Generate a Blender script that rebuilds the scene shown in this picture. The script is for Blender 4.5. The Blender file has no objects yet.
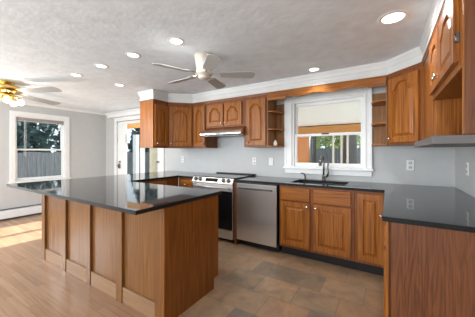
import bpy, math, random
from mathutils import Vector, Matrix

random.seed(7)
SC = bpy.context.scene
COL = SC.collection
R = math.radians

# ------------------------------------------------------------------ camera
cam_data = bpy.data.cameras.new('camera')
cam = bpy.data.objects.new('camera', cam_data)
COL.objects.link(cam)
cam.location = (0.0, -3.4919, 1.2925)
cam.rotation_euler = (R(90), 0, 0.5594)
cam_data.sensor_width = 36.0
cam_data.lens = 240.62 / 475 * 36.0
cam_data.shift_y = -6.0 / 475
cam_data.clip_start = 0.02
SC.camera = cam

# ------------------------------------------------------------------ world, sun, daylight, fill
world = bpy.data.worlds.new('sky')
SC.world = world
world.use_nodes = True
wn = world.node_tree
bg = wn.nodes['Background']
bg.inputs['Color'].default_value = (0.80, 0.90, 1.0, 1)
bg.inputs['Strength'].default_value = 1.35

def add_light(name, kind, loc, rot, power, color=(1, 1, 1), size=None, size_y=None, parent=None):
    d = bpy.data.lights.new(name, kind)
    d.energy = power
    d.color = color
    if kind == 'AREA':
        d.shape = 'RECTANGLE' if size_y else 'DISK'
        d.size = size
        if size_y:
            d.size_y = size_y
    o = bpy.data.objects.new(name, d)
    COL.objects.link(o)
    o.location = loc
    o.rotation_euler = rot
    o.parent = parent
    return o

sun = add_light('sun', 'SUN', (0, 8, 8), (0, 0, 0), 18.0, (1.0, 0.985, 0.96))
sun.rotation_euler = Vector((-0.09, -1.0, -0.58)).to_track_quat('-Z', 'Y').to_euler()
sun.data.angle = R(0.6)
# added fill lamps inside the unseen rear windows, then the side window's daylight
add_light('fill_rear_wide', 'AREA', (-3.9, -6.42, 1.45), (R(104), 0, 0), 155, (0.92, 0.97, 1.0), 2.6, 1.7)
add_light('fill_rear_narrow', 'AREA', (-0.55, -6.42, 1.45), (R(112), 0, 0), 62, (0.90, 0.96, 1.0), 1.6, 1.7)
add_light('daylight_side', 'AREA', (-6.16, -3.95, 1.4), (R(93), 0, R(-90)), 95, (0.92, 0.97, 1.0), 1.4, 1.5)

SC.view_settings.view_transform = 'Standard'
SC.view_settings.look = 'None'
SC.view_settings.exposure = 0.15
SC.view_settings.gamma = 1.0
SC.view_settings.use_curve_mapping = False
SC.cycles.use_denoising = True
SC.cycles.max_bounces = 10
SC.cycles.diffuse_bounces = 5

# ------------------------------------------------------------------ materials
def new_mat(name):
    m = bpy.data.materials.new(name)
    m.use_nodes = True
    nt = m.node_tree
    return m, nt, nt.nodes['Principled BSDF']

def plain(name, col, rough=0.5, metal=0.0, spec=0.5, noise=0.0, nscale=8.0, bump=0.0, bscale=60.0, coat=0.0):
    m, nt, b = new_mat(name)
    b.inputs['Base Color'].default_value = (*col, 1)
    b.inputs['Roughness'].default_value = rough
    b.inputs['Metallic'].default_value = metal
    b.inputs['Specular IOR Level'].default_value = spec
    b.inputs['Coat Weight'].default_value = coat
    tc = nt.nodes.new('ShaderNodeTexCoord')
    n = nt.nodes.new('ShaderNodeTexNoise')
    n.inputs['Scale'].default_value = nscale
    n.inputs['Detail'].default_value = 4
    nt.links.new(tc.outputs['Object'], n.inputs['Vector'])
    r = nt.nodes.new('ShaderNodeValToRGB')
    k = max(noise, 0.02)
    r.color_ramp.elements[0].position = 0.3
    r.color_ramp.elements[1].position = 0.7
    r.color_ramp.elements[0].color = (*[c * (1 - k) for c in col], 1)
    r.color_ramp.elements[1].color = (*[min(1, c * (1 + k)) for c in col], 1)
    nt.links.new(n.outputs['Fac'], r.inputs['Fac'])
    nt.links.new(r.outputs['Color'], b.inputs['Base Color'])
    if bump > 0:
        n2 = nt.nodes.new('ShaderNodeTexNoise')
        n2.inputs['Scale'].default_value = bscale
        n2.inputs['Detail'].default_value = 5
        nt.links.new(tc.outputs['Object'], n2.inputs['Vector'])
        bp = nt.nodes.new('ShaderNodeBump')
        bp.inputs['Strength'].default_value = bump
        bp.inputs['Distance'].default_value = 0.01
        nt.links.new(n2.outputs['Fac'], bp.inputs['Height'])
        nt.links.new(bp.outputs['Normal'], b.inputs['Normal'])
    return m

def oak(name, axis='Z', dark=(0.165, 0.043, 0.006), light=(0.45, 0.160, 0.025), rough=0.36, swirl=1.0, mixf=0.86, spec=0.35):
    m, nt, b = new_mat(name)
    tc = nt.nodes.new('ShaderNodeTexCoord')
    oi = nt.nodes.new('ShaderNodeObjectInfo')
    mul = nt.nodes.new('ShaderNodeVectorMath'); mul.operation = 'SCALE'
    mul.inputs[0].default_value = (7.3, 3.1, 5.7)
    nt.links.new(oi.outputs['Random'], mul.inputs['Scale'])
    add = nt.nodes.new('ShaderNodeVectorMath'); add.operation = 'ADD'
    nt.links.new(tc.outputs['Object'], add.inputs[0])
    nt.links.new(mul.outputs['Vector'], add.inputs[1])
    mp = nt.nodes.new('ShaderNodeMapping')
    s = {'Z': (13, 13, 0.8), 'X': (0.8, 13, 13), 'Y': (13, 0.8, 13)}[axis]
    mp.inputs['Scale'].default_value = s
    nt.links.new(add.outputs['Vector'], mp.inputs['Vector'])
    n1 = nt.nodes.new('ShaderNodeTexNoise')
    n1.inputs['Scale'].default_value = 1.0
    n1.inputs['Detail'].default_value = 2
    n1.inputs['Distortion'].default_value = 0.8 * swirl
    nt.links.new(mp.outputs['Vector'], n1.inputs['Vector'])
    ring = nt.nodes.new('ShaderNodeMath'); ring.operation = 'MULTIPLY'
    ring.inputs[1].default_value = 11.0
    nt.links.new(n1.outputs['Fac'], ring.inputs[0])
    fr = nt.nodes.new('ShaderNodeMath'); fr.operation = 'PINGPONG'
    fr.inputs[1].default_value = 1.0
    nt.links.new(ring.outputs[0], fr.inputs[0])
    mp2 = nt.nodes.new('ShaderNodeMapping')
    mp2.inputs['Scale'].default_value = tuple(v * (9 if v > 2 else 3) for v in s)
    nt.links.new(add.outputs['Vector'], mp2.inputs['Vector'])
    n2 = nt.nodes.new('ShaderNodeTexNoise')
    n2.inputs['Scale'].default_value = 1.0
    n2.inputs['Detail'].default_value = 4
    nt.links.new(mp2.outputs['Vector'], n2.inputs['Vector'])
    mix = nt.nodes.new('ShaderNodeMix'); mix.data_type = 'FLOAT'
    mix.inputs['Factor'].default_value = mixf
    nt.links.new(fr.outputs[0], mix.inputs[2])
    nt.links.new(n2.outputs['Fac'], mix.inputs[3])
    ramp = nt.nodes.new('ShaderNodeValToRGB')
    ramp.color_ramp.elements[0].position = 0.28
    ramp.color_ramp.elements[0].color = (*dark, 1)
    ramp.color_ramp.elements[1].position = 0.70
    ramp.color_ramp.elements[1].color = (*light, 1)
    nt.links.new(mix.outputs[0], ramp.inputs['Fac'])
    nt.links.new(ramp.outputs['Color'], b.inputs['Base Color'])
    b.inputs['Roughness'].default_value = rough
    b.inputs['Specular IOR Level'].default_value = spec
    bp = nt.nodes.new('ShaderNodeBump')
    bp.inputs['Strength'].default_value = 0.08
    bp.inputs['Distance'].default_value = 0.004
    nt.links.new(n2.outputs['Fac'], bp.inputs['Height'])
    nt.links.new(bp.outputs['Normal'], b.inputs['Normal'])
    return m

OAK = oak('oak_upright', 'Z')
OAKF = oak('oak_face_frame', 'Z', (0.12, 0.034, 0.007), (0.28, 0.088, 0.017), 0.42)  # reddish frame oak, kept darker for the shade between doors
OAKX = oak('oak_lengthwise', 'X')
OAKP = oak('oak_panel', 'Z', (0.125, 0.048, 0.012), (0.225, 0.098, 0.030), 0.24, 1.0, 0.8, 0.5)
OAKR = oak('oak_red_panel', 'Z', (0.100, 0.032, 0.011), (0.19, 0.066, 0.023), 0.42, 2.2, 0.72)
OAKIN = oak('oak_inside', 'Z', (0.17, 0.07, 0.022), (0.36, 0.17, 0.06), 0.5)
PINE = oak('porch_pine', 'Z', (0.46, 0.14, 0.02), (0.68, 0.25, 0.04), 0.7)
PINEX = oak('porch_pine_lengthwise', 'X', (0.46, 0.19, 0.05), (0.68, 0.33, 0.11), 0.6)
WALL = plain('wall_paint', (0.53, 0.54, 0.54), 0.6, bump=0.03, bscale=120)
WHITE = plain('white_trim_paint', (0.82, 0.83, 0.83), 0.35)
CEILM = plain('textured_ceiling_paint', (0.80, 0.855, 0.905), 0.85, noise=0.06, nscale=9, bump=0.24, bscale=24)
STEEL = plain('brushed_steel', (0.80, 0.78, 0.765), 0.36, 0.9, noise=0.03)
def brushed(m, rot):
    nt = m.node_tree
    b = nt.nodes['Principled BSDF']
    t = nt.nodes.new('ShaderNodeTangent')
    t.direction_type = 'RADIAL'
    t.axis = 'Z'
    nt.links.new(t.outputs['Tangent'], b.inputs['Tangent'])
    b.inputs['Anisotropic'].default_value = 0.85
    b.inputs['Anisotropic Rotation'].default_value = rot
    return m
DWSTEEL = brushed(plain('brushed_dishwasher_steel', (0.80, 0.78, 0.765), 0.34, 0.92, noise=0.02), 0.0)
DARKSTEEL = plain('dark_steel', (0.20, 0.195, 0.19), 0.3, 1.0)
BLACKGLASS = plain('black_glass', (0.008, 0.008, 0.009), 0.08, spec=0.3)
BLACK = plain('black_enamel', (0.014, 0.013, 0.013), 0.45)
TOEM = plain('black_toe_kick', (0.012, 0.011, 0.011), 0.7)
KNOBM = plain('nickel_knob', (0.75, 0.73, 0.70), 0.22, 1.0)
BRONZE = plain('dark_faucet_metal', (0.17, 0.16, 0.155), 0.28, 1.0)
BRASS = plain('polished_brass', (0.80, 0.55, 0.18), 0.16, 1.0)
CREAM = plain('cream_motor_enamel', (0.66, 0.60, 0.52), 0.4)
BLADE = plain('fan_blade_white', (0.46, 0.45, 0.435), 0.45)
DBLADE = plain('dining_fan_blade', (0.36, 0.355, 0.35), 0.4)
PLASTIC = plain('white_plastic', (0.82, 0.82, 0.81), 0.4)
SLOT = plain('dark_slot', (0.05, 0.05, 0.05), 0.6)
HEATM = plain('heater_enamel', (0.78, 0.79, 0.79), 0.4)
FENCEM = oak('weathered_fence', 'Z', (0.11, 0.11, 0.12), (0.25, 0.255, 0.27), 0.85)
BARK = plain('bark', (0.11, 0.095, 0.085), 0.9, noise=0.4, nscale=18, bump=0.6, bscale=30)
LEAFD = plain('evergreen_needles', (0.10, 0.150, 0.150), 0.7, noise=0.5, nscale=3)
LEAFL = plain('light_green_leaves', (0.30, 0.37, 0.14), 0.7, noise=0.4, nscale=3)
LAWN = plain('lawn', (0.09, 0.10, 0.055), 0.9, noise=0.4, nscale=3)
DECK = plain('deck_boards', (0.34, 0.31, 0.28), 0.7, noise=0.2, nscale=6)
PORCHW = plain('porch_ceiling_white', (0.92, 0.92, 0.92), 0.6)
TANM = plain('tan_screen', (0.55, 0.47, 0.34), 0.7, noise=0.15)
ROOFM = plain('porch_roofing', (0.2, 0.19, 0.18), 0.9)

def glass_mat():
    m = bpy.data.materials.new('window_glass')
    m.use_nodes = True
    nt = m.node_tree
    nt.nodes.clear()
    out = nt.nodes.new('ShaderNodeOutputMaterial')
    tr = nt.nodes.new('ShaderNodeBsdfTransparent')
    tr.inputs['Color'].default_value = (0.96, 0.98, 0.98, 1)
    gl = nt.nodes.new('ShaderNodeBsdfGlossy')
    gl.inputs['Roughness'].default_value = 0.02
    mx = nt.nodes.new('ShaderNodeMixShader')
    mx.inputs[0].default_value = 0.004
    nt.links.new(tr.outputs[0], mx.inputs[1])
    nt.links.new(gl.outputs[0], mx.inputs[2])
    nt.links.new(mx.outputs[0], out.inputs[0])
    return m
GLASS = glass_mat()

def emit_mat(name, col, strength):
    m = bpy.data.materials.new(name)
    m.use_nodes = True
    nt = m.node_tree
    nt.nodes.clear()
    out = nt.nodes.new('ShaderNodeOutputMaterial')
    e = nt.nodes.new('ShaderNodeEmission')
    e.inputs['Color'].default_value = (*col, 1)
    e.inputs['Strength'].default_value = strength
    nt.links.new(e.outputs[0], out.inputs[0])
    return m
LAMP = emit_mat('lit_lens', (1.0, 0.97, 0.92), 6.0)
BULB = emit_mat('lit_bulb', (1.0, 0.88, 0.68), 5.0)

def granite():
    m, nt, b = new_mat('black_granite')
    tc = nt.nodes.new('ShaderNodeTexCoord')
    n = nt.nodes.new('ShaderNodeTexNoise')
    n.inputs['Scale'].default_value = 160
    n.inputs['Detail'].default_value = 3
    nt.links.new(tc.outputs['Object'], n.inputs['Vector'])
    r = nt.nodes.new('ShaderNodeValToRGB')
    r.color_ramp.elements[0].position = 0.42
    r.color_ramp.elements[0].color = (0.014, 0.014, 0.015, 1)
    r.color_ramp.elements[1].position = 0.75
    r.color_ramp.elements[1].color = (0.085, 0.085, 0.09, 1)
    nt.links.new(n.outputs['Fac'], r.inputs['Fac'])
    nt.links.new(r.outputs['Color'], b.inputs['Base Color'])
    b.inputs['Roughness'].default_value = 0.05
    b.inputs['IOR'].default_value = 1.55
    return m
GRANITE = granite()
GRANEDGE = plain('honed_granite_edge', (0.012, 0.0115, 0.011), 0.5, spec=0.2, noise=0.5, nscale=90)

def honed_edges(o):
    o.data.materials.append(GRANEDGE)
    for p in o.data.polygons:
        if abs(p.normal.z) < 0.5:
            p.material_index = 1
    return o

def plank_floor():
    m, nt, b = new_mat('oak_strip_floor')
    tc = nt.nodes.new('ShaderNodeTexCoord')
    br = nt.nodes.new('ShaderNodeTexBrick')
    br.offset = 0.37
    br.inputs['Color1'].default_value = (0.42, 0.25, 0.145, 1)
    br.inputs['Color2'].default_value = (0.335, 0.19, 0.105, 1)
    br.inputs['Mortar'].default_value = (0.25, 0.14, 0.08, 1)
    br.inputs['Scale'].default_value = 1.0
    br.inputs['Mortar Size'].default_value = 0.0012
    br.inputs['Brick Width'].default_value = 0.85
    br.inputs['Row Height'].default_value = 0.058
    nt.links.new(tc.outputs['Object'], br.inputs['Vector'])
    mp = nt.nodes.new('ShaderNodeMapping')
    mp.inputs['Scale'].default_value = (3, 60, 1)
    nt.links.new(tc.outputs['Object'], mp.inputs['Vector'])
    n = nt.nodes.new('ShaderNodeTexNoise')
    n.inputs['Scale'].default_value = 1.0
    n.inputs['Detail'].default_value = 5
    n.inputs['Distortion'].default_value = 0.6
    nt.links.new(mp.outputs['Vector'], n.inputs['Vector'])
    mx = nt.nodes.new('ShaderNodeMix'); mx.data_type = 'RGBA'; mx.blend_type = 'MULTIPLY'
    mx.inputs['Factor'].default_value = 0.45
    nt.links.new(br.outputs['Color'], mx.inputs[6])
    r = nt.nodes.new('ShaderNodeValToRGB')
    r.color_ramp.elements[0].position = 0.3
    r.color_ramp.elements[0].color = (0.55, 0.5, 0.45, 1)
    r.color_ramp.elements[1].position = 0.65
    r.color_ramp.elements[1].color = (1, 1, 1, 1)
    nt.links.new(n.outputs['Fac'], r.inputs['Fac'])
    nt.links.new(r.outputs['Color'], mx.inputs[7])
    nt.links.new(mx.outputs[2], b.inputs['Base Color'])
    b.inputs['Roughness'].default_value = 0.27
    return m
PLANK = plank_floor()

def tile_floor():
    m, nt, b = new_mat('slate_look_tile')
    tc = nt.nodes.new('ShaderNodeTexCoord')
    br = nt.nodes.new('ShaderNodeTexBrick')
    br.offset = 0.5
    br.inputs['Color1'].default_value = (0.0, 0.0, 0.0, 1)
    br.inputs['Color2'].default_value = (1.0, 1.0, 1.0, 1)
    br.inputs['Mortar'].default_value = (0.3, 0.3, 0.3, 1)
    br.inputs['Scale'].default_value = 1.0
    br.inputs['Mortar Size'].default_value = 0.0025
    br.inputs['Brick Width'].default_value = 0.36
    br.inputs['Row Height'].default_value = 0.30
    nt.links.new(tc.outputs['Object'], br.inputs['Vector'])
    tint = nt.nodes.new('ShaderNodeValToRGB')
    cr = tint.color_ramp
    cr.elements[0].position = 0.0
    cr.elements[0].color = (0.155, 0.135, 0.112, 1)
    cr.elements[1].position = 1.0
    cr.elements[1].color = (0.315, 0.222, 0.145, 1)
    e = cr.elements.new(0.4); e.color = (0.265, 0.192, 0.13, 1)
    e = cr.elements.new(0.7); e.color = (0.30, 0.19, 0.115, 1)
    nt.links.new(br.outputs['Color'], tint.inputs['Fac'])
    n = nt.nodes.new('ShaderNodeTexNoise')
    n.inputs['Scale'].default_value = 5.0
    n.inputs['Detail'].default_value = 8
    n.inputs['Roughness'].default_value = 0.65
    n.inputs['Distortion'].default_value = 0.7
    nt.links.new(tc.outputs['Object'], n.inputs['Vector'])
    r = nt.nodes.new('ShaderNodeValToRGB')
    r.color_ramp.elements[0].position = 0.3
    r.color_ramp.elements[0].color = (0.68, 0.70, 0.72, 1)
    r.color_ramp.elements[1].position = 0.7
    r.color_ramp.elements[1].color = (1.40, 1.28, 1.12, 1)
    nt.links.new(n.outputs['Fac'], r.inputs['Fac'])
    mx = nt.nodes.new('ShaderNodeMix'); mx.data_type = 'RGBA'; mx.blend_type = 'MULTIPLY'
    mx.inputs['Factor'].default_value = 0.9
    nt.links.new(tint.outputs['Color'], mx.inputs[6])
    nt.links.new(r.outputs['Color'], mx.inputs[7])
    g = nt.nodes.new('ShaderNodeMix'); g.data_type = 'RGBA'
    nt.links.new(br.outputs['Fac'], g.inputs['Factor'])
    nt.links.new(mx.outputs[2], g.inputs[6])
    g.inputs[7].default_value = (0.17, 0.13, 0.10, 1)
    nt.links.new(g.outputs[2], b.inputs['Base Color'])
    b.inputs['Roughness'].default_value = 0.42
    bp = nt.nodes.new('ShaderNodeBump')
    bp.inputs['Strength'].default_value = 0.25
    bp.inputs['Distance'].default_value = 0.01
    nt.links.new(n.outputs['Fac'], bp.inputs['Height'])
    nt.links.new(bp.outputs['Normal'], b.inputs['Normal'])
    return m
TILE = tile_floor()

# ------------------------------------------------------------------ mesh helpers
class MB:
    def __init__(self):
        self.v, self.f, self.sm = [], [], []

    def add(self, verts, faces, smooth=False):
        o = len(self.v)
        self.v += [tuple(p) for p in verts]
        self.f += [tuple(i + o for i in f) for f in faces]
        self.sm += [smooth] * len(faces)
        return self

    def box(self, x0, x1, y0, y1, z0, z1):
        if x0 > x1: x0, x1 = x1, x0
        if y0 > y1: y0, y1 = y1, y0
        if z0 > z1: z0, z1 = z1, z0
        v = [(x, y, z) for z in (z0, z1) for y in (y0, y1) for x in (x0, x1)]
        return self.add(v, [(0, 2, 3, 1), (4, 5, 7, 6), (0, 1, 5, 4), (2, 6, 7, 3), (0, 4, 6, 2), (1, 3, 7, 5)])

    def prism(self, poly, a, b, axis='z'):
        # poly is counter-clockwise; a < b along the axis
        n = len(poly)
        def P(p, t):
            return {'z': (p[0], p[1], t), 'y': (p[0], t, p[1]), 'x': (t, p[0], p[1])}[axis]
        v = [P(p, a) for p in poly] + [P(p, b) for p in poly]
        f = [tuple(range(n))[::-1], tuple(range(n, 2 * n))]
        f += [(i, (i + 1) % n, n + (i + 1) % n, n + i) for i in range(n)]
        if axis == 'y':
            f = [tuple(reversed(q)) for q in f]
        return self.add(v, f)

    def tube(self, pts, r, n=10, cap=True):
        pts = [Vector(p) for p in pts]
        rs = r if isinstance(r, (list, tuple)) else [r] * len(pts)
        verts, faces, prev = [], [], None
        for i, p in enumerate(pts):
            t = (pts[min(i + 1, len(pts) - 1)] - pts[max(i - 1, 0)]).normalized()
            if prev is None:
                a = Vector((0, 0, 1)) if abs(t.z) < 0.9 else Vector((1, 0, 0))
                u = t.cross(a).normalized()
            else:
                u = (prev - t * prev.dot(t)).normalized()
            prev = u
            w = t.cross(u)
            for k in range(n):
                c = 2 * math.pi * k / n
                verts.append(p + u * rs[i] * math.cos(c) + w * rs[i] * math.sin(c))
        for i in range(len(pts) - 1):
            for k in range(n):
                a, b = i * n + k, i * n + (k + 1) % n
                faces.append((a, b, b + n, a + n))
        self.add(verts, faces, True)
        if cap:
            o = len(self.v) - len(verts)
            self.f.append(tuple(o + k for k in range(n))[::-1]); self.sm.append(False)
            self.f.append(tuple(o + (len(pts) - 1) * n + k for k in range(n))); self.sm.append(False)
        return self

    def lathe(self, prof, n=24, c=(0, 0, 0), axis='z', smooth=True):
        verts, faces = [], []
        for r, h in prof:
            for k in range(n):
                a = 2 * math.pi * k / n
                x, y = max(r, 1e-5) * math.cos(a), max(r, 1e-5) * math.sin(a)
                p = {'z': (x, y, h), 'y': (x, -h, y), 'x': (h, x, y)}[axis]
                verts.append((p[0] + c[0], p[1] + c[1], p[2] + c[2]))
        m = len(prof)
        for i in range(m - 1):
            for k in range(n):
                a, b = i * n + k, i * n + (k + 1) % n
                faces.append((a, b, b + n, a + n))
        self.add(verts, faces, smooth)
        return self

    def cells(self, xs, ys, inside, z0, z1):
        # slab made of grid cells, only its outer faces
        idx = {}
        verts, faces = [], []
        def V(i, j, k):
            key = (i, j, k)
            if key not in idx:
                idx[key] = len(verts)
                verts.append((xs[i], ys[j], (z0, z1)[k]))
            return idx[key]
        ins = lambda i, j: 0 <= i < len(xs) - 1 and 0 <= j < len(ys) - 1 and inside((xs[i] + xs[i + 1]) / 2, (ys[j] + ys[j + 1]) / 2)
        for i in range(len(xs) - 1):
            for j in range(len(ys) - 1):
                if not ins(i, j):
                    continue
                faces.append((V(i, j, 1), V(i + 1, j, 1), V(i + 1, j + 1, 1), V(i, j + 1, 1)))
                faces.append((V(i, j, 0), V(i, j + 1, 0), V(i + 1, j + 1, 0), V(i + 1, j, 0)))
                if not ins(i - 1, j): faces.append((V(i, j, 0), V(i, j, 1), V(i, j + 1, 1), V(i, j + 1, 0)))
                if not ins(i + 1, j): faces.append((V(i + 1, j, 0), V(i + 1, j + 1, 0), V(i + 1, j + 1, 1), V(i + 1, j, 1)))
                if not ins(i, j - 1): faces.append((V(i, j, 0), V(i + 1, j, 0), V(i + 1, j, 1), V(i, j, 1)))
                if not ins(i, j + 1): faces.append((V(i, j + 1, 0), V(i, j + 1, 1), V(i + 1, j + 1, 1), V(i + 1, j + 1, 0)))
        return self.add(verts, faces)

    def xform(self, mat):
        self.v = [tuple(mat @ Vector(p)) for p in self.v]
        return self

    def build(self, name, mat, parent=None, bevel=0.0, segs=2):
        me = bpy.data.meshes.new(name)
        me.from_pydata(self.v, [], self.f)
        me.polygons.foreach_set('use_smooth', self.sm)
        me.materials.append(mat)
        me.update()
        o = bpy.data.objects.new(name, me)
        COL.objects.link(o)
        if parent is not None:
            o.parent = parent
        if bevel > 0:
            b = o.modifiers.new('bevel', 'BEVEL')
            b.width = bevel
            b.segments = segs
            b.limit_method = 'ANGLE'
        return o

def box(name, mat, parent, *d, bevel=0.0):
    return MB().box(*d).build(name, mat, parent, bevel)

def thing(name, label, cat, loc=(0, 0, 0), rotz=0.0, group=None):
    o = bpy.data.objects.new(name, None)
    o.empty_display_size = 0.1
    COL.objects.link(o)
    o.location = loc
    o.rotation_euler = (0, 0, rotz)
    return tag(o, label, cat, group)

def tag(o, label, cat, group=None, kind=None):
    if label: o['label'] = label
    if cat: o['category'] = cat
    if group: o['group'] = group
    if kind: o['kind'] = kind
    return o

def structure(o):
    o['kind'] = 'structure'
    return o

def struct_root(name):
    o = bpy.data.objects.new(name, None)
    COL.objects.link(o)
    o['kind'] = 'structure'
    return o

# ------------------------------------------------------------------ the room
H = 2.305
XL, XR, YR = -6.23, 0.62, -6.5
SPLIT_Y = -2.29
ftile = MB().box(-1.47, XR, SPLIT_Y, 0.0, -0.06, 0.0).box(-3.0, -1.47, -1.62, 0.0, -0.06, 0.0)
structure(ftile.build('floor_tile', TILE))
fw = MB().box(XL, XR, YR, SPLIT_Y, -0.06, 0.0).box(XL, -1.47, SPLIT_Y, -1.62, -0.06, 0).box(XL, -3.0, -1.62, 0, -0.06, 0)
structure(fw.build('floor', PLANK))
structure(MB().box(XL - .14, XR + .14, YR - .14, .14, H, H + 0.12).build('ceiling', CEILM))

DX0, DX1, DZ1 = -5.73, -4.10, 2.06           # garden doors
KX0, KX1, KZ0, KZ1 = -1.22, -0.255, 1.085, 2.045   # kitchen window
w = MB()
w.box(XL - .14, DX0, 0, .14, 0, H).box(DX0, DX1, 0, .14, DZ1, H).box(DX1, KX0, 0, .14, 0, H)
w.box(KX0, KX1, 0, .14, 0, KZ0).box(KX0, KX1, 0, .14, KZ1, H).box(KX1, XR + .14, 0, .14, 0, H)
structure(w.build('wall_back', WALL))
LY0, LY1, LZ0, LZ1 = -1.80, -0.93, 0.72, 2.02
SY0, SY1, SZ0, SZ1 = -4.7, -3.2, 0.65, 2.1
w = MB()
xa, xb = XL - .14, XL
w.box(xa, xb, LY1, 0, 0, H).box(xa, xb, LY0, LY1, 0, LZ0).box(xa, xb, LY0, LY1, LZ1, H)
w.box(xa, xb, SY1, LY0, 0, H).box(xa, xb, SY0, SY1, 0, SZ0).box(xa, xb, SY0, SY1, SZ1, H).box(xa, xb, YR, SY0, 0, H)
structure(w.build('wall_left', WALL))
structure(MB().box(XR, XR + .14, YR, 0, 0, H).build('wall_right', WALL))
w = MB()
ya, yb = YR - .14, YR
w.box(XL - .14, -5.3, ya, yb, 0, H).box(-5.3, -2.5, ya, yb, 0, .55).box(-5.3, -2.5, ya, yb, 2.15, H)
w.box(-2.5, -1.4, ya, yb, 0, H).box(-1.4, .3, ya, yb, 0, .55).box(-1.4, .3, ya, yb, 2.15, H).box(.3, XR + .14, ya, yb, 0, H)
structure(w.build('wall_rear', WALL))

def pane_window(root, y, x0, x1, z0, z1, mat_frame, bars):
    # frame and glass standing in a wall that faces -Y, in root's local frame
    f = MB()
    f.box(x0, x0 + .05, y, y + .06, z0, z1).box(x1 - .05, x1, y, y + .06, z0, z1)
    f.box(x0 + .05, x1 - .05, y, y + .06, z0, z0 + .05).box(x0 + .05, x1 - .05, y, y + .06, z1 - .05, z1)
    for b in bars:
        f.box(b - .02, b + .02, y + .005, y + .055, z0 + .05, z1 - .05)
    f.build('window_frame', mat_frame, root, .004)
    MB().box(x0 + .05, x1 - .05, y + .026, y + .032, z0 + .05, z1 - .05).build('window_glass', GLASS, root)

# unseen rear windows added for light, and the second window of the left wall
r = struct_root('window_3')
pane_window(r, YR - .1, -5.3, -2.5, .55, 2.15, WHITE, (-3.9,))
r = struct_root('window_4')
pane_window(r, YR - .1, -1.4, .3, .55, 2.15, WHITE, ())
r = struct_root('window_5')
r.location = (XL - .1, SY0, 0)
r.rotation_euler = (0, 0, R(90))
f = MB().box(0, .05, 0, .06, SZ0, SZ1).box(1.45, 1.5, 0, .06, SZ0, SZ1).box(.05, 1.45, 0, .06, SZ0, SZ0 + .05).box(.05, 1.45, 0, .06, SZ1 - .05, SZ1)
f.build('window_frame', WHITE, r, .004)
MB().box(.05, 1.45, .026, .032, SZ0 + .05, SZ1 - .05).build('window_glass', GLASS, r)

# moulding swept along a path; outward is to the right of the path's direction
def sweep(path, prof, closed_ends=True):
    m = MB()
    n = len(path)
    rings = []
    for i, p in enumerate(path):
        def nrm(a, b):
            d = Vector((b[0] - a[0], b[1] - a[1])).normalized()
            return Vector((d.y, -d.x))
        if i == 0: off = nrm(path[0], path[1])
        elif i == n - 1: off = nrm(path[-2], path[-1])
        else:
            a, b = nrm(path[i - 1], p), nrm(p, path[i + 1])
            off = (a + b) / (1 + a.dot(b))
        rings.append([(p[0] + off.x * o, p[1] + off.y * o, z) for o, z in prof])
    k = len(prof)
    verts = [q for r_ in rings for q in r_]
    faces = []
    for i in range(n - 1):
        for j in range(k):
            a, b = i * k + j, i * k + (j + 1) % k
            faces.append((a, b, b + k, a + k))
    faces.append(tuple(range(k)))
    faces.append(tuple(range((n - 1) * k, n * k))[::-1])
    m.add(verts, faces)
    return m

ZB, ZT = 1.372, 2.15
crown_path = [(-3.53, -0.001), (-3.53, -0.93), (-3.20, -0.93), (-3.20, -0.63), (-2.90, -0.33), (-0.008, -0.33), (0.285, -0.623), (0.285, -2.05), (XR, -2.05)]
crown = sweep(crown_path, [(-.02, 2.153), (.018, 2.153), (.018, 2.168), (.006, 2.176), (.008, 2.225), (.016, 2.235), (.024, 2.27), (.030, 2.28), (.032, H), (-.02, H)])
structure(crown.build('trim_1', plain('crown_paint', (0.70, 0.70, 0.69), 0.4)))
structure(sweep(crown_path, [(-.01, 2.120), (.004, 2.120), (.012, 2.153), (-.01, 2.153)]).build('trim_4', OAKF))  # top strip in darker oak, standing for shade under the crown
cl = sweep([(XL, YR), (XL, 0), (-3.58, 0)], [(0, H - .05), (.012, H - .05), (.035, H - .012), (.036, H), (0, H)])
structure(cl.build('trim_2', WHITE))
structure(MB().box(-6.03, -3.62, -.085, 0, 2.16, 2.245).build('trim_3', WHITE, None, .006))
structure(MB().box(XL, XL + .015, YR, -5.05, 0, .1).build('baseboard_left', WHITE))
structure(MB().box(XL, -5.83, -.015, 0, 0, .1).build('baseboard_back', WHITE, None, .003))
structure(MB().box(XL, XR, YR, YR + .015, 0, .1).build('baseboard_rear', WHITE))

# garden doors in the back wall
d = struct_root('door_1')
c = MB().box(DX0 - .09, DX0, -.022, 0, 0, DZ1 + .09).box(DX1, DX1 + .09, -.022, 0, 0, DZ1 + .09).box(DX0, DX1, -.022, 0, DZ1, DZ1 + .09)
c.build('door_casing', WHITE, d, .004)
def leaf(x0, x1, gx0, gx1):
    o = MB().box(x0, gx0, .02, .065, 0.015, DZ1 - .012).box(gx1, x1, .02, .065, .015, DZ1 - .012)
    o.box(gx0, gx1, .02, .065, .015, .28).box(gx0, gx1, .02, .065, 1.99, DZ1 - .012)
    o = o.build('door_leaf', WHITE, d, .003)
    MB().box(gx0, gx1, .039, .045, .28, 1.99).build('glass', GLASS, o)
    s = MB().box(gx0 - .03, gx0, .012, .02, .25, 2.01).box(gx1, gx1 + .03, .012, .02, .25, 2.01).box(gx0, gx1, .012, .02, .25, .28).box(gx0, gx1,   .012, .02, 1.99, 2.01)
    s.build('glass_stop', WHITE, o, .002)
    return o
la = leaf(DX0 + .005, -4.79, -5.41, -4.84)
lb = leaf(-4.785, DX1 - .005, -4.735, -4.24)
k = MB().box(-5.70, -5.62, .008, .02, .90, 1.02)
k.tube([(-5.66, .008, .965), (-5.66, -.035, .965)], .01).tube([(-5.69, -.035, .965), (-5.56, -.035, .965)], .009)
k.build('door_handle', DARKSTEEL, d)
MB().lathe([(0, .025), (.022, .022), (.026, 0), (.026, -.006)], 16, (-5.63, .018, 1.06), 'y').build('deadbolt', DARKSTEEL, d)
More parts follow.
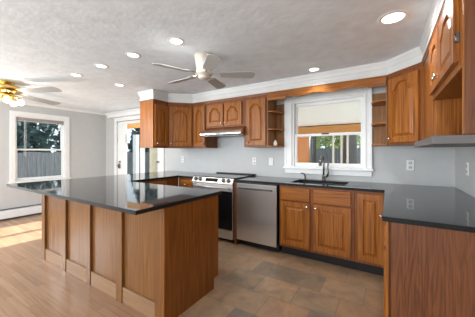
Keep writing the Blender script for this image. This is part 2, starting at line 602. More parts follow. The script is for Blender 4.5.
k = MB().tube([(-4.20, .02, 1.09), (-4.20, -.03, 1.09)], .012).lathe([(0, .06), (.02, .055), (.026, .04), (.016, .028)], 16, (-4.20, .01, 1.09), 'y')
k.build('door_knob', DARKSTEEL, d)

# kitchen window
kw = struct_root('window_1')
c = MB().box(KX0 - .112, KX0, -.02, 0, 1.085, 2.15).box(KX1, KX1 + .085, -.02, 0, 1.085, 2.15).box(KX0, KX1, -.02, 0, KZ1, 2.15)
c.box(KX0 - .112, KX0 - .085, -.03, -.02, 1.085, 2.15).box(KX1 + .06, KX1 + .085, -.03, -.02, 1.085, 2.15)
c.box(KX0 - .02, KX0, -.026, -.02, 1.085, KZ1).box(KX1, KX1 + .02, -.026, -.02, 1.085, KZ1)
c.build('window_casing', WHITE, kw, .004)
MB().box(KX0 - .125, KX1 + .1, -.055, .03, 1.055, 1.085).build('window_sill', WHITE, kw, .006)
MB().box(KX0 - .105, KX1 + .08, -.022, 0, .985, 1.055).build('apron', WHITE, kw, .004)
j = MB().box(KX0, KX0 + .025, 0, .14, KZ0, KZ1).box(KX1 - .02, KX1, 0, .14, KZ0, KZ1).box(KX0 + .025, KX1 - .02, 0, .14, KZ1 - .02, KZ1).box(KX0 + .025, KX1 - .02, .03, .14, KZ0, KZ0 + .012)
j.build('window_frame', WHITE, kw)
def sash(y, x0, x1, z0, z1, st, br, tr, root, name='sash'):
    m = MB().box(x0, x0 + st, y, y + .035, z0, z1).box(x1 - st, x1, y, y + .035, z0, z1)
    m.box(x0 + st, x1 - st, y, y + .035, z0, z0 + br).box(x0 + st, x1 - st, y, y + .035, z1 - tr, z1)
    o = m.build(name, WHITE, root, .003)
    MB().box(x0 + st, x1 - st, y + .015, y + .020, z0 + br, z1 - tr).build('glass', GLASS, o)
    return o
ls = sash(.035, KX0 + .025, KX1 - .02, KZ0 + .012, 1.565, .032, .045, .036, kw, 'lower_sash')
us = sash(.075, KX0 + .025, KX1 - .02, 1.53, KZ1 - .02, .032, .036, .045, kw, 'upper_sash')
MB().box(-.80, -.70, .02, .034, 1.548, 1.566).build('sash_lock', SLOT, ls, .003)

# left wall window (local x runs along the wall towards the back wall)
lw = struct_root('window_2')
lw.location = (XL, LY0, 0)
lw.rotation_euler = (0, 0, R(90))
wd = LY1 - LY0
c = MB().box(-.08, 0, -.02, 0, LZ0 - .0, LZ1 + .09).box(wd, wd + .08, -.02, 0, LZ0, LZ1 + .09).box(0, wd, -.02, 0, LZ1, LZ1 + .09)
c.build('window_casing', WHITE, lw, .004)
MB().box(-.1, wd + .1, -.05, .02, LZ0 - .03, LZ0).build('window_sill', WHITE, lw, .005)
MB().box(-.08, wd + .08, -.018, 0, LZ0 - .1, LZ0 - .03).build('apron', WHITE, lw, .003)
j = MB().box(0, .02, 0, .14, LZ0, LZ1).box(wd - .02, wd, 0, .14, LZ0, LZ1).box(.02, wd - .02, 0, .14, LZ1 - .02, LZ1).box(.02, wd - .02, .02, .14, LZ0, LZ0 + .012)
j.build('window_frame', WHITE, lw)
sash(.045, .02, wd - .02, LZ0 + .012, 1.37, .03, .045, .035, lw, 'lower_sash')
sash(.085, .02, wd - .02, 1.335, LZ1 - .02, .03, .035, .045, lw, 'upper_sash')

# raised blind of that window
bl = thing('window_blind', 'raised blind with grey headrail and white cords in the dining window', 'blind', (XL, LY0, 1.93), R(90))
MB().box(.03, wd - .03, .005, .04, .012, .065).build('headrail', plain('blind_grey', (0.30, 0.29, 0.28), .6), bl, .003)
MB().box(.03, wd - .03, .008, .036, -.012, .010).build('slat_stack', plain('blind_slats', (0.42, 0.41, 0.40), .6), bl, .002)
cord = MB()
for x in (.14, .165):
    cord.tube([(x, 0.0, .02), (x + .004, -.002, -.25), (x, -.001, -.56 - x)], .0035, 6)
cord.build('cord', PLASTIC, bl)

# ------------------------------------------------------------------ cabinets
def door_mesh(w, h, arch=0.0, stile=.052, rail=.056, t=.022):
    N = 28
    xi0, xi1, zi0 = stile, w - stile, rail
    zs = h - rail - arch
    def top(s):
        if arch <= 0: return zs
        d_ = abs(s - .5)
        q = min(1.0, max(0.0, (.46 - d_) / .31))
        return zs + arch * (.5 - .5 * math.cos(math.pi * q))
    def loop(inset, y):
        a, b, c_ = xi0 + inset, xi1 - inset, zi0 + inset
        pts = [(a, y, c_), (b, y, c_)]
        for i in range(N + 1):
            s = 1 - i / N
            pts.append((a + (b - a) * s, y, top(s) - inset))
        return pts
    m = MB()
    n = N + 3
    outer = [(0, -t, 0), (w, -t, 0)] + [(w * (1 - i / N), -t, h) for i in range(N + 1)]
    l0 = loop(0, -t); l1 = loop(.004, -t + .015); l2 = loop(.013, -t + .015); l3 = loop(.036, -t + .002)
    loops = [outer, l0, l1, l2, l3]
    verts = [p for l in loops for p in l]
    faces = []
    for li in range(4):
        for i in range(n):
            a, b = li * n + i, li * n + (i + 1) % n
            faces.append((a, b, b + n, a + n))
    faces.append(tuple(range(4 * n, 5 * n)))
    m.add(verts, faces)
    # edge and back
    e = .003
    bv = [(0, -t, 0), (w, -t, 0), (w, -t, h), (0, -t, h), (0, 0, 0), (w, 0, 0), (w, 0, h), (0, 0, h)]
    m.add(bv, [(0, 4, 5, 1), (1, 5, 6, 2), (2, 6, 7, 3), (3, 7, 4, 0), (4, 7, 6, 5)])
    return m

def knob(parent, x, z, y=-.022):
    return MB().lathe([(.006, 0), (.006, .012), (.013, .018), (.0145, .024), (.010, .030), (0, .031)], 14, (x, y, z), 'y').build('knob', KNOBM, parent)

def door(cab, x0, x1, z0, z1, arch=.0, kn=None, mat=None, name='door'):
    o = door_mesh(x1 - x0, z1 - z0, arch).build(name, mat or OAK, cab)
    o.location = (x0, -.001, z0)
    if kn == 'L': knob(o, .028, .04)
    if kn == 'R': knob(o, x1 - x0 - .028, .04)
    if kn == 'LT': knob(o, .028, z1 - z0 - .04)
    if kn == 'RT': knob(o, x1 - x0 - .028, z1 - z0 - .04)
    return o

def drawer(cab, x0, x1, z0, z1, kn=True, flat=True):
    o = MB().box(0, x1 - x0, -.02, 0, 0, z1 - z0).build('drawer', OAKX, cab, .005, 3)
    o.location = (x0, -.001, z0)
    if kn:
        knob(o, (x1 - x0) / 2, (z1 - z0) / 2)
    return o

UP = 'oak wall cabinets'
UH = ZT - ZB
# hanging return over the counter: one door facing the kitchen
c = thing('wall_cabinet', 'oak wall cabinet hanging at the far left end, plain side panel facing the room', 'cabinet', (-3.20, -.93, ZB), R(90), UP)
box('body', OAKF, c, 0, .298, 0, .33, 0, UH)
MB().box(-.006, 0, .002, .33, 0, UH).build('end_panel', OAK, c)
door(c, .02, .285, .03, UH - .075, .06, 'L')
# diagonal corner cabinet
c = thing('corner_wall_cabinet', 'diagonal oak corner wall cabinet beside the narrow door left of the range hood', 'cabinet', (-3.20, -.63, ZB), R(45), UP)
L = math.hypot(.3, .3)
poly = [(0, 0), (L, 0)]
inv = Matrix.Rotation(-R(45), 3, 'Z')
def loc45(x, y, ox, oy, a):
    p = Matrix.Rotation(-a, 3, 'Z') @ Vector((x - ox, y - oy, 0))
    return (p.x, p.y)
poly += [loc45(-2.90, -.003, -3.2, -.63, R(45)), loc45(-3.53, -.003, -3.2, -.63, R(45)), loc45(-3.53, -.63, -3.2, -.63, R(45))]
MB().prism(poly, 0, UH).build('body', OAKF, c)
door(c, .03, L - .03, .03, UH - .075, .06, 'L')
# narrow cabinet left of the hood
c = thing('wall_cabinet', 'narrow oak wall cabinet with one slim arched door left of the range hood', 'cabinet', (-2.897, -.33, ZB), 0, UP)
box('body', OAKF, c, 0, .287, 0, .327, 0, UH)
door(c, .03, .275, .03, UH - .075, .06, 'R')
# over the range
c = thing('wall_cabinet', 'short oak wall cabinet with two arched doors above the steel range hood', 'cabinet', (-2.607, -.33, 1.70), 0, UP)
hh = ZT - 1.70
box('body', OAKF, c, 0, .745, 0, .327, 0, hh)
door(c, .04, .362, .025, hh - .075, .06, 'R')
door(c, .388, .710, .025, hh - .075, .06, 'L')
# tall single
c = thing('wall_cabinet', 'tall oak wall cabinet with one arched door right of the range hood', 'cabinet', (-1.859, -.33, ZB), 0, UP)
box('body', OAKF, c, 0, .381, 0, .327, 0, UH)
door(c, .055, .365, .03, UH - .075, .06, 'L')

# open shelves each side of the window, rounded towards it
def open_shelf(label, x_cab, x_win, side, zs):
    c = thing('open_shelf', label, 'shelf', (x_cab, 0, ZB), 0, 'open end shelves beside the sink window')
    dx = x_win - x_cab
    def poly(w_, d_):
        s = 1 if dx > 0 else -1
        p = [(0, -.003), (0, -d_)]
        p += [(s * w_ * .35, -d_)]
        for i in range(1, 9):
            a = math.pi / 2 * i / 8
            p.append((s * w_ * (.35 + .65 * math.sin(a)), -d_ + (d_ * .45) * (1 - math.cos(a))))
        p += [(s * w_, -.003)]
        return p if s > 0 else p[::-1]
    P_ = poly(abs(dx), .327)
    for z in zs:
        MB().prism(P_, z, z + .018).build('shelf', OAKX, c, .003)
    MB().box(0, dx, -.012, -.003, .018, UH - .12).build('back_panel', OAKIN, c)
    t = -.012 if dx < 0 else .012
    MB().box(.0, t, -.33, -.012, .018, UH).build('side_panel', OAKIN, c)
    return c
open_shelf('open oak end shelf left of the sink window, holding a small white ornament', -1.478, -1.336, 1, (0.0, .245, .50))
open_shelf('empty open oak end shelf right of the sink window', -.009, -.172, -1, (0.0, .245, .50))

# scalloped valance across the window
pts = []
x0, x1 = -1.465, -.02
n = 60
zz = lambda x: (2.056 - .011 * math.cos(2 * math.pi * (x + .585) / .41)) if -1.20 < x < .03 - .0 and -1.20 < x < -.19 else 2.036
low = [(x0 + (x1 - x0) * i / n, zz(x0 + (x1 - x0) * i / n)) for i in range(n + 1)]
poly = low + [(x1, ZT), (x0, ZT)]
va = MB().prism(poly, -.348, -.328, 'y').build('window_valance', OAKX, None, .002)
tag(va, 'scalloped oak valance board spanning above the sink window', 'valance')

# right diagonal corner cabinet
c = thing('corner_wall_cabinet', 'diagonal oak corner wall cabinet right of the sink window', 'cabinet', (-.006, -.332, ZB), R(-45), UP)
ox, oy, a = -.006, -.332, R(-45)
L = math.hypot(.291, .291)
poly = [(0, 0), (L, 0), loc45(XR - .003, -.623, ox, oy, a), loc45(XR - .003, -.003, ox, oy, a), loc45(-.006, -.003, ox, oy, a)]
MB().prism(poly, 0, UH).build('body', OAKF, c)
door(c, .03, L - .035, .03, UH - .06, .075, 'L')
# plain filler cabinet on the right wall, then the microwave cabinet
c = thing('wall_cabinet', 'plain narrow oak filler cabinet between the corner cabinet and the microwave opening', 'cabinet', (.285, -.626, ZB), R(-90), UP)
box('body', OAK, c, 0, .522, 0, .332, 0, UH)
c = thing('microwave_cabinet', 'oak wall cabinet with two doors above an open microwave niche, nearest on the right wall', 'cabinet', (.285, -1.152, ZB), R(-90), UP)
W = .89
zo = .33
m = MB().box(0, .035, 0, .332, .004, UH).box(W - .02, W, 0, .332, .004, UH)
m.box(.035, W - .02, .0, .332, zo - .02, UH)
m.build('body', OAK, c)
MB().box(.035, W - .02, .318, .332, .004, zo - .02).build('back_panel', OAKIN, c)
MB().box(W, W + .006, .004, .332, .004, UH).build('end_panel', OAKR, c)
door(c, .03, .412, zo + .02, UH - .07, .06, 'R')
dB = door(c, .424, .822, zo + .02, UH - .07, .06, 'L')
for z in (.09, .33):
    MB().tube([(.402, -.012, z), (.402, -.012, z + .045)], .005, 8).box(.400, .408, -.012, .0, z, z + .045).build('hinge', DARKSTEEL, dB)
MB().box(-.02, W + .006, -.11, .332, -.040, .0).build('microwave_shelf', plain('grey_laminate', (.13, .115, .11), .45), c, .003)

# ------------------------------------------------------------------ base cabinets
BT = .883
LOW = 'oak base cabinets'
def base(label, loc, rotz, w, depth, name='base_cabinet', bottom=.115):
    c = thing(name, label, 'cabinet', loc, rotz, LOW)
    box('body', OAKF, c, 0, w, 0, depth, bottom, BT)
    box('toe_kick', TOEM, c, 0, w, .07, depth, 0, bottom)
    return c
c = base('oak base cabinet under the counter left of the range', (-2.945, -.62, 0), 0, .325, .617)
drawer(c, .05, .31, .715, .85)
door(c, .05, .31, .15, .69, 0, 'RT')
c = base('oak base cabinets under the counter leg joining the back wall to the peninsula', (-2.955, -1.60, 0), R(90), .975, .62)
for i in range(2):
    a0, a1 = (.03, .36) if i == 0 else (.39, .72)
    drawer(c, a0, a1, .715, .85)
    door(c, a0, a1, .15, .69, 0, 'RT' if i == 0 else 'LT')
c = thing('sink_base_cabinet', 'oak sink base cabinet with two doors and two drawer fronts under the window', 'cabinet', (-1.168, -.62, 0), 0, LOW)
MB().box(0, .858, 0, .617, .115, .66).box(0, .858, 0, .02, .66, BT).box(0, .02, .02, .617, .66, BT).box(.838, .858, .02, .617, .66, BT).build('body', OAKF, c)
box('toe_kick', TOEM, c, 0, .858, .07, .617, 0, .115)
drawer(c, .023, .383, .705, .858, False)
drawer(c, .430, .826, .705, .858, False)
door(c, .023, .383, .15, .685, 0, 'RT')
door(c, .430, .826, .15, .685, 0, 'LT')
c = base('oak base cabinet with one full-height door in the right inside corner', (-.307, -.62, 0), 0, .307, .617)
dk = door(c, .03, .27, .15, .855, 0)
knob(dk, .215, .50)
c = base('oak base cabinet run of the right counter, end panel facing the camera', (0.0, -.625, 0), R(-90), 1.16, .617)
drawer(c, .36, .73, .715, .85, False); drawer(c, .76, 1.13, .715, .85, False)
door(c, .36, .73, .15, .69, 0); door(c, .76, 1.13, .15, .69, 0)
MB().box(1.166, 1.182, .014, .617, 0, BT).build('end_panel', OAKR, c, .002)
MB().box(1.16, 1.18, -.012, .003, .0, BT).build('stile', OAK, c, .003)

# peninsula
PX0, PX1 = -3.58, -1.42
c = thing('peninsula_cabinet', 'long oak peninsula base with battens and recessed panels under the black counter', 'cabinet', (0, 0, 0))
MB().box(PX0, PX1, -2.247, -1.61, .1, BT).box(PX0, PX1, -2.247, -1.675, 0, .1).build('body', OAKP, c)
MB().box(PX1, PX1 + .018, -2.272, -1.605, .1, BT).box(PX1, PX1 + .018, -2.272, -1.675, 0, .1).build('end_panel', oak('oak_end_panel', 'Z', (.11, .032, .0035), (.26, .083, .012), .40), c)
posts = [(-3.585, -3.50), (-3.05, -2.965), (-2.53, -2.455), (-2.02, -1.935), (-1.51, PX1)]
for a0, a1 in posts:
    MB().box(a0, a1, -2.272, -2.247, 0, BT).build('batten', OAKP, c, .002)
for (a, b) in zip(posts[:-1], posts[1:]):
    MB().box(a[1], b[0], -2.265, -2.247, 0, .135).build('base_board', oak('oak_board', 'X', (0.19, .105, .052), (.31, .178, .098), .36), c, .003)

# worktops
CT0, CT1 = .885, .914
u = lambda x, y: (x < -2.93 or y < -1.565 or (y > -.65 and x < -2.615))
ct = MB().cells([-3.87, -2.93, -2.615, -1.388], [-2.52, -1.565, -.65, -.001], u, CT0, CT1).build('countertop', GRANITE, None, .0015, 1)
honed_edges(ct)
tag(ct, 'long polished black granite worktop wrapping over the peninsula to the range', 'countertop', 'black granite worktops')
SX0, SX1, SYA, SYB = -1.06, -.42, -.53, -.14
def right_ct(x, y):
    if SX0 < x < SX1 and SYA < y < SYB: return False
    return y > -.65 or x > -.03
ct = MB().cells([-1.835, SX0, SX1, -.03, XR - .001], [-1.825, -.65, SYA, SYB, -.001], right_ct, CT0, CT1).build('countertop', GRANITE, None, .0015, 1)
honed_edges(ct)
tag(ct, 'black granite worktop running from the dishwasher past the sink to the right counter', 'countertop', 'black granite worktops')

# sink
s = thing('sink', 'dark undermount kitchen sink set in the worktop below the window', 'sink', (-.74, -.335, .70))
m = MB()
hx, hy = .315, .19
prof = [(hx, hy, .178), (hx - .005, hy - .005, .02), (hx - .03, hy - .03, 0.0)]
loops = []
for (a, b, z) in prof:
    loops.append([(-a, -b, z), (a, -b, z), (a, b, z), (-a, b, z)])
vs = [p for l in loops for p in l]
fs = []
for li in range(2):
    for i in range(4):
        p, q = li * 4 + i, li * 4 + (i + 1) % 4
        fs.append((p, p + 4, q + 4, q))
fs.append((8, 9, 10, 11))
m.add(vs, fs)
sb = m.build('basin', plain('dark_composite', (.035, .033, .032), .35), s)
so = sb.modifiers.new('solid', 'SOLIDIFY'); so.thickness = .004; so.offset = 1
MB().lathe([(0, .004), (.035, .004), (.042, .001)], 20, (0, 0, .001)).build('drain', STEEL, s)

# faucet
fx, fy = -.745, -.085
f = thing('faucet', 'tall dark gooseneck kitchen faucet with side lever behind the sink', 'faucet', (fx, fy, CT1))
MB().lathe([(0, 0), (.030, 0), (.030, .008), (.022, .014), (.019, .07), (0, .075)], 18).build('base', BRONZE, f)
arc = [(0, 0, .06), (0, 0, .20), (0, 0, .27)]
for i in range(1, 10):
    a = math.pi * i / 9 * .92
    arc.append((-.012 * i / 9, -.065 * (1 - math.cos(a)), .27 + .068 * math.sin(a)))
MB().tube(arc, .0125, 12).build('spout', BRONZE, f)
e = arc[-1]
MB().tube([e, (e[0] - .002, e[1] - .006, e[2] - .045), (e[0] - .004, e[1] - .012, e[2] - .085)], [.014, .019, .021], 12).build('spray_head', BRONZE, f)
MB().tube([(.012, 0, .045), (.045, -.005, .05)], .011, 10).tube([(.045, -.005, .05), (.058, -.005, .10), (.052, -.008, .17), (.062, -.012, .24)], [.012, .014, .011, .010], 10).build('lever', BRONZE, f)
sd = thing('soap_dispenser', 'small dark soap dispenser on the worktop left of the faucet', 'dispenser', (-1.0, -.085, CT1))
MB().lathe([(0, 0), (.02, 0), (.02, .006), (.011, .012), (.010, .05), (0, .052)], 14).build('base', BRONZE, sd)
MB().tube([(0, 0, .045), (-.008, 0, .07), (-.035, -.02, .085), (-.052, -.035, .078)], [.009, .01, .008, .007], 10).build('spout', BRONZE, sd)

# range
g = thing('range', 'stainless slide-in range with black oven door and four front knobs', 'stove', (-2.612, -.62, 0))
RW = .762
MB().box(.003, RW - .003, 0, .61, .05, .905).build('body', BLACK, g)
MB().box(.02, RW - .02, .05, .55, 0, .05).build('toe_base', TOEM, g)
MB().box(-.004, RW + .012, -.01, .612, .917, .928).build('cooktop', BLACKGLASS, g, .003)
MB().box(0.02, RW + .012, .555, .612, .928, .945).build('vent_bar', BLACK, g, .004)
poly = [(-.055, .835), (-.055, .850), (-.012, .918), (.0, .918), (.0, .835)]
cp = MB().prism(poly[::-1], 0.0, RW, 'x').build('control_panel', STEEL, g, .002)
nrm = Vector((0, -(.918 - .850), .043)).normalized()
mid = Vector((0, -.0335, .884))
def on_panel(mb, x, z_off=0.0):
    zax = nrm; xax = Vector((1, 0, 0)); yax = zax.cross(xax)
    M = Matrix((xax, yax, zax)).transposed().to_4x4()
    M.translation = mid + Vector((x, 0, 0)) + nrm * z_off
    return mb.xform(M)
for x in (.075, .165, RW - .165, RW - .075):
    kb = on_panel(MB().lathe([(.029, 0), (.029, .004), (.025, .006), (.023, .028), (0, .029)], 18), x, .0005).build('knob', DARKSTEEL, cp)
on_panel(MB().box(-.115, .115, -.026, .026, 0, .002), RW / 2).build('display', BLACKGLASS, cp)
od = MB().box(.004, RW - .004, -.04, -.001, .185, .828).build('oven_door', STEEL, g, .004)
MB().box(.010, RW - .010, -.043, -.039, .19, .735).build('oven_window', BLACKGLASS, od)
hb = MB().tube([(.06, -.085, .785), (RW - .06, -.085, .785)], .012, 12)
for x in (.09, RW - .09):
    hb.tube([(x, -.04, .785), (x, -.085, .785)], .009, 8)
hb.build('oven_handle', STEEL, od)
MB().box(.004, RW - .004, -.04, -.001, .055, .175).build('drawer', STEEL, g, .004)

# dishwasher
w = thing('dishwasher', 'stainless steel dishwasher with bar handle right of the range', 'dishwasher', (-1.80, -.62, 0))
DW = .602
MB().box(.004, DW - .004, 0, .60, .1, .876).build('body', BLACK, w)
MB().box(.0, DW, .06, .55, 0, .1).build('toe_kick', TOEM, w)
dd = MB().box(.004, DW - .004, -.028, -.001, .085, .866).build('door', DWSTEEL, w, .004)
hb = MB().box(.045, DW - .045, -.064, -.052, .795, .817)
for x in (.07, DW - .07):
    hb.box(x - .012, x + .012, -.053, -.028, .797, .815)
hb.build('handle', DARKSTEEL, dd, .003)
MB().box(-.042, -.002, -.02, .6, .0, .876).build('side_panel', OAKR, w)
# hood
hd = thing('range_hood', 'stainless under-cabinet range hood above the range', 'range hood', (-2.607, 0, 1.56))
prof = [(-.004, 0), (-.47, 0), (-.485, .012), (-.485, .035), (-.46, .062), (-.42, .09), (-.375, .115), (-.34, .138), (-.004, .138)]
MB().prism(prof[::-1], .0, .775, 'x').build('canopy', plain('hood_steel', (.72, .71, .69), .25, 1.0), hd, .003)
MB().box(.325, .40, -.489, -.484, .017, .030).build('switch_panel', BLACK, hd)
MB().box(.05, .71, -.43, -.08, -.006, -.0005).build('filter', DARKSTEEL, hd)

# ornament on the shelf
o = MB().lathe([(0, 0), (.026, 0), (.029, .02), (.027, .045), (.018, .062), (.012, .068), (.013, .078), (0, .086)], 18, (-1.405, -.20, ZB + .0185)).build('ornament', plain('white_ceramic', (.85, .80, .74), .3))
tag(o, 'small white ceramic ornament standing on the bottom shelf left of the window', 'ornament')

# ------------------------------------------------------------------ outlets
def outlet(label, loc, rotz, wide=.075, kind='outlet', name='wall_outlet'):
    c = thing(name, label, 'outlet' if kind == 'outlet' else 'switch', loc, rotz, 'white wall plates')
    MB().box(-wide / 2, wide / 2, -.007, -.0005, -.06, .06).build('plate', PLASTIC, c, .003)
    if kind == 'outlet':
        for dz in (-.026, .026):
            q = MB().box(-.017, .017, -.0095, -.007, dz - .016, dz + .016).build('socket', plain('outlet_face', (.55, .55, .54), .4), c, .002)
            MB().box(-.009, -.006, -.0105, -.0095, dz - .004, dz + .009).box(.006, .009, -.0105, -.0095, dz - .004, dz + .009).build('slot', SLOT, q)
    else:
        MB().box(-.012, .012, -.012, -.007, -.03, .03).build('rocker', PLASTIC, c, .002)
    return c
outlet('white outlet on the back wall above the dishwasher, nearer the range', (-1.855, 0, 1.15), 0)
outlet('white light switch on the back wall just left of the window sill', (-1.56, 0, 1.15), 0, .075, 'switch', 'light_switch')
outlet('white outlet on the back wall below the right diagonal corner cabinet', (.222, 0, 1.142), 0)
outlet('white outlet on the right wall, seen almost edge-on', (XR, -.50, 1.142), R(-90))
outlet('white outlet on the back wall in the far left counter corner', (-3.47, 0, 1.155), 0)

# ------------------------------------------------------------------ heater
h = thing('baseboard_heater', 'long white baseboard heater along the left wall under the dining window', 'heater', (XL, -5.0, 0), R(90))
HL = 4.93
MB().prism([(-.072, .035), (-.002, .035), (-.002, .20), (-.03, .20), (-.072, .175)][::1], 0, HL, 'x').build('cover', HEATM, h, .003)
MB().box(.0, HL, -.06, -.002, .0, .035).build('fin_gap', SLOT, h)
MB().box(0, HL, -.066, -.004, .201, .209).build('top_gap_shade', plain('heater_dark', (.10, .10, .10), .6), h)  # solid dark bar drawn for the shaded gap along the top

# ------------------------------------------------------------------ ceiling lights
def downlight(label, x, y, power=3.2, spread=165, r=.052):
    c = thing('recessed_light', label, 'ceiling light', (x, y, H), 0, 'round recessed ceiling lights')
    MB().lathe([(r, -.001), (r + .002, -.007), (r * 1.33, -.006), (r * 1.46, -.001)], 32).build('trim_ring', WHITE, c)
    MB().lathe([(0, -.0045), (r, -.0045), (r, -.0005)], 32).build('lens', LAMP, c)
    add_light('downlight_lamp', 'AREA', (0, 0, -.012), (0, 0, 0), power, (1.0, .97, .93), .12, None, c).data.spread = R(spread)
downlight('large recessed ceiling light nearest the right wall cabinets', .031, -1.345, 5.5, 165, .072)
downlight('recessed ceiling light close to the crown moulding above the sink window', -.762, -.52, 3.0, 100)
downlight('recessed ceiling light nearest the white ceiling fan in the row', -1.63, -1.938)
downlight('second recessed light from the white ceiling fan in the row', -2.24, -1.952)
downlight('third recessed light from the white ceiling fan in the row', -2.84, -1.955)
downlight('small recessed ceiling light nearest the brass ceiling fan', -3.445, -1.952)

downlight('recessed ceiling light standing alone nearest the garden doors', -3.407, -1.379)

# ------------------------------------------------------------------ ceiling fans
def blade_mesh(r0, r1, w0, w1, th=.007):
    n = 14
    out = []
    for i in range(n + 1):
        t = i / n
        out.append((r0 + (r1 - .05 - r0) * t, -(w0 + (w1 - w0) * t) / 2))
    for i in range(1, 8):
        a = -math.pi / 2 + math.pi * i / 8
        out.append((r1 - .05 + .05 * math.cos(a), w1 / 2 * math.sin(a)))
    for i in range(n, -1, -1):
        t = i / n
        out.append((r0 + (r1 - .05 - r0) * t, (w0 + (w1 - w0) * t) / 2))
    return MB().prism(out, -th / 2, th / 2)

f = thing('ceiling_fan', 'white five-blade ceiling fan hugging the kitchen ceiling', 'ceiling fan', (-1.625, -1.553, H), 0, 'ceiling fans')
MB().lathe([(0, 0), (.098, 0), (.099, -.02), (.093, -.05), (.085, -.10), (.076, -.145), (.080, -.155), (.080, -.175), (0, -.178)], 32).build('motor_housing', CREAM, f)
MB().lathe([(0, -.178), (.082, -.178), (.09, -.185), (.09, -.20), (.06, -.206), (.06, -.235), (.045, -.25), (0, -.255)], 32).build('switch_housing', CREAM, f)
for kx in range(5):
    a = R(32.6 + 72 * kx)
    arm = MB().box(.07, .17, -.010, .010, -.004, .004).lathe([(0, .004), (.03, .004), (.03, -.002), (0, -.002)], 16, (.185, 0, 0)).build('blade_arm', plain('arm_metal', (.55, .53, .50), .3, 1.0) if kx == 0 else bpy.data.materials['arm_metal'], f)
    arm.location = (0, 0, -.195)
    arm.rotation_euler = (0, 0, a)
    b = blade_mesh(.17, .53, .10, .13).build('blade', BLADE, f, .002)
    b.location = (0, 0, -.203)
    b.rotation_euler = (R(-12), 0, a)

g = thing('ceiling_fan', 'brass ceiling fan with lit bulbs and pale blades in the dining area', 'ceiling fan', (-4.66, -2.33, H), 0, 'ceiling fans')
MB().lathe([(0, 0), (.10, 0), (.10, -.02), (.06, -.035), (.06, -.045), (.17, -.06), (.19, -.085), (.185, -.13), (.13, -.16), (0, -.165)], 32).build('motor_housing', BRASS, g)
MB().lathe([(0, -.165), (.08, -.165), (.10, -.19), (.07, -.23), (.04, -.25), (0, -.255)], 24).build('light_fitter', BRASS, g)
for kx in range(4):
    a = R((22, 116, 206, 296)[kx])
    arm = MB().box(.12, .30, -.018, .018, -.004, .004).build('blade_arm', BRASS, g)
    arm.location = (0, 0, -.135); arm.rotation_euler = (0, 0, a)
    b = blade_mesh(.26, .90, .12, .16).build('blade', DBLADE, g, .002)
    b.location = (0, 0, -.143); b.rotation_euler = (R(-12), 0, a)
for kx in range(5):
    a = R(-10 + 72 * kx)
    ca, sa = math.cos(a), math.sin(a)
    MB().tube([(.05 * ca, .05 * sa, -.20), (.12 * ca, .12 * sa, -.20), (.155 * ca, .155 * sa, -.235)], [.014, .014, .03], 10).build('lamp_arm', BRASS, g)
    MB().lathe([(0, -.325), (.03, -.315), (.042, -.288), (.034, -.258), (.018, -.236)], 16, (.165 * ca, .165 * sa, 0)).build('bulb', BULB, g)
add_light('fan_lamp', 'POINT', (0, 0, -.40), (0, 0, 0), 15, (1, .95, .88), parent=g).data.shadow_soft_size = .08

# ------------------------------------------------------------------ outdoors
structure(MB().box(-40, 25, .14, 40, -.45, -.35).box(-40, XL - .14, -25, .14, -.45, -.35).box(XL - .14, 25, -25, YR - .14, -.45, -.35).build('ground', LAWN))
structure(MB().box(-7.2, 2.2, .15, 2.75, -.2, -.06).build('porch_deck', DECK))
structure(MB().prism([(.15, 2.12), (2.75, 1.93), (2.75, 1.97), (.15, 2.16)], -3.1, 2.2, 'x').build('porch_ceiling', PORCHW))
structure(MB().prism([(.15, 2.17), (2.9, 1.975), (2.9, 2.03), (.15, 2.23)], -3.2, 2.3, 'x').build('porch_roof', ROOFM))
o = MB().box(-3.1, 2.2, 2.45, 2.6, 1.76, 1.925).build('porch_beam', PINEX, None, .005)
structure(o)
o = MB().box(-1.94, -1.68, 2.45, 2.6, -.06, 1.76).build('porch_post', PINE, None, .006)
tag(o, 'thick orange pine porch post seen through the left of the sink window', 'post', 'porch posts')
for x, lab in ((-1.985, 'white painted stud against the orange porch post'), (-1.10, 'thin pale stud of the porch screen left of centre in the view'), (-.92, 'thin pale stud of the porch screen between its two neighbours'), (-.79, 'thin pale stud of the porch screen nearest the tree trunk')):
    o = MB().box(x - .018, x + .018, 2.5, 2.55, -.06, 1.76).build('porch_stud', plain('pale_stud', (.70, .62, .52), .6) if x < -1.9 else bpy.data.materials['pale_stud'], None)
    tag(o, lab, 'stud', 'porch screen studs')
o = MB().box(-7.2, -3.75, .75, .87, 2.00, 2.15).build('door_canopy_beam', PINEX, None, .005)
structure(o)

def fence(label, p0, p1, z0, z1, seg=2.4):
    d_ = Vector((p1[0] - p0[0], p1[1] - p0[1], 0))
    Ln = d_.length
    c = thing('fence', label, 'fence', (p0[0], p0[1], z0), math.atan2(d_.y, d_.x), 'weathered board fences')
    hh_ = z1 - z0
    m = MB()
    x = 0.0
    while x < Ln - .05:
        t = random.uniform(-.02, .02)
        m.box(x, x + .132, 0, .02, .03, hh_ + t)
        x += .138
    m.build('board_panel', FENCEM, c)
    MB().box(0, Ln, .02, .06, .3, .38).box(0, Ln, .02, .06, hh_ - .4, hh_ - .32).build('rail', FENCEM, c)
    x = 0.0
    while x <= Ln:
        MB().box(x - .05, x + .05, .06, .16, 0, hh_ - .05).build('post', FENCEM, c)
        x += seg
    return c
fence('grey board fence across the garden seen through the sink window', (-11.0, 9.5), (4, 9.5), -.35, 1.5)
fence('grey board fence seen through the dining window', (-11.2, -7), (-11.2, 9.3), -.35, 1.30)

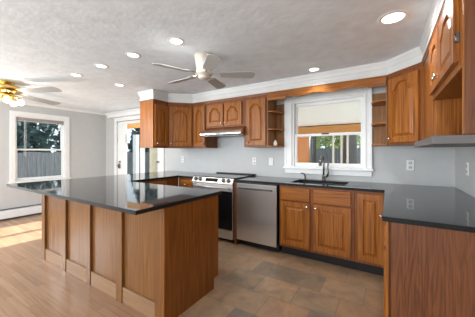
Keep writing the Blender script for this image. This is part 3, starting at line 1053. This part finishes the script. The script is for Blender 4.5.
def tree(label, x, y, h, trunk_r, crown, leafm, n=1500, ls=.16, lean=0, first=.5, group='garden trees'):
    c = thing('tree', label, 'tree', (x, y, -.35), 0, group)
    t = MB()
    t.tube([(0, 0, 0), (lean * .3, 0, h * .35), (lean * .7, .05, h * .7), (lean, 0, h)], [trunk_r, trunk_r * .8, trunk_r * .55, trunk_r * .15], 10)
    for i in range(16):
        a = random.uniform(0, 2 * math.pi)
        z = h * random.uniform(first, .92)
        l_ = crown * random.uniform(.5, .95)
        s_ = lean * z / h
        t.tube([(s_, 0, z), (s_ + l_ * .5 * math.cos(a), l_ * .5 * math.sin(a), z + l_ * .2), (s_ + l_ * math.cos(a), l_ * math.sin(a), z + l_ * .3)], [trunk_r * .3, trunk_r * .2, trunk_r * .06], 6)
    t.build('trunk', BARK, c)
    m = MB()
    for i in range(n):
        a = random.uniform(0, 2 * math.pi)
        u_ = random.random() ** .5
        zf = random.uniform(first * .8, 1.08)
        rr = crown * u_ * (1.0 - .75 * max(0, (zf - first) / (1.08 - first)))
        p = Vector((rr * math.cos(a) + lean * zf, rr * math.sin(a), h * zf))
        e1 = Vector((random.uniform(-1, 1), random.uniform(-1, 1), random.uniform(-1, 1))).normalized()
        e2 = e1.orthogonal().normalized()
        s_ = ls * random.uniform(.6, 1.3)
        m.add([p - e1 * s_, p + e2 * s_ * .45, p + e1 * s_, p - e2 * s_ * .45], [(0, 1, 2, 3)])
    m.build('foliage', leafm, c)
    return c
tree('dark evergreen beyond the fence in the dining window', -15.2, 0.0, 6.0, .22, 1.7, LEAFD, 2600, .22, 0, .08)
tree('dark evergreen to the right in the dining window', -15.4, 3.7, 5.0, .2, 1.6, LEAFD, 1500, .22, 0, .15)
tree('tall evergreen standing far behind the other two in the dining window', -20.5, 2.6, 8.0, .25, 2.4, LEAFD, 2200, .30, 0, .08)
tree('bare leaning tree trunk nearest the porch post in the sink window', -2.97, 7.7, 6.0, .17, .75, LEAFL, 120, .14, .2, .72)
tree('light green tree filling the middle of the sink window', -2.6, 13.0, 5.0, .16, 2.1, LEAFL, 2600, .17, 0, .3)
tree('thick dark tree trunk at the right of the sink window', -1.28, 7.2, 6.5, .31, .8, LEAFD, 300, .16, -.1, .55)
tree('dark evergreen seen through the garden doors', -14.2, 7.9, 6.0, .2, 1.9, LEAFD, 2000, .26, 0, .2)
tree('second evergreen further right in the garden doors', -10.0, 13.4, 6.5, .2, 2.2, LEAFD, 1800, .26, 0, .22)
o = MB().box(-8.67, -8.47, 2.45, 2.6, -.35, 2.0).build('garden_post', PLASTIC, None, .006)
tag(o, 'white square post standing outside the garden doors', 'post')
o = MB().box(-8.35, -7.2, 3.0, 3.05, -.35, 2.0).build('privacy_screen', TANM, None, .004)
tag(o, 'tan privacy screen outside the right garden door', 'screen')
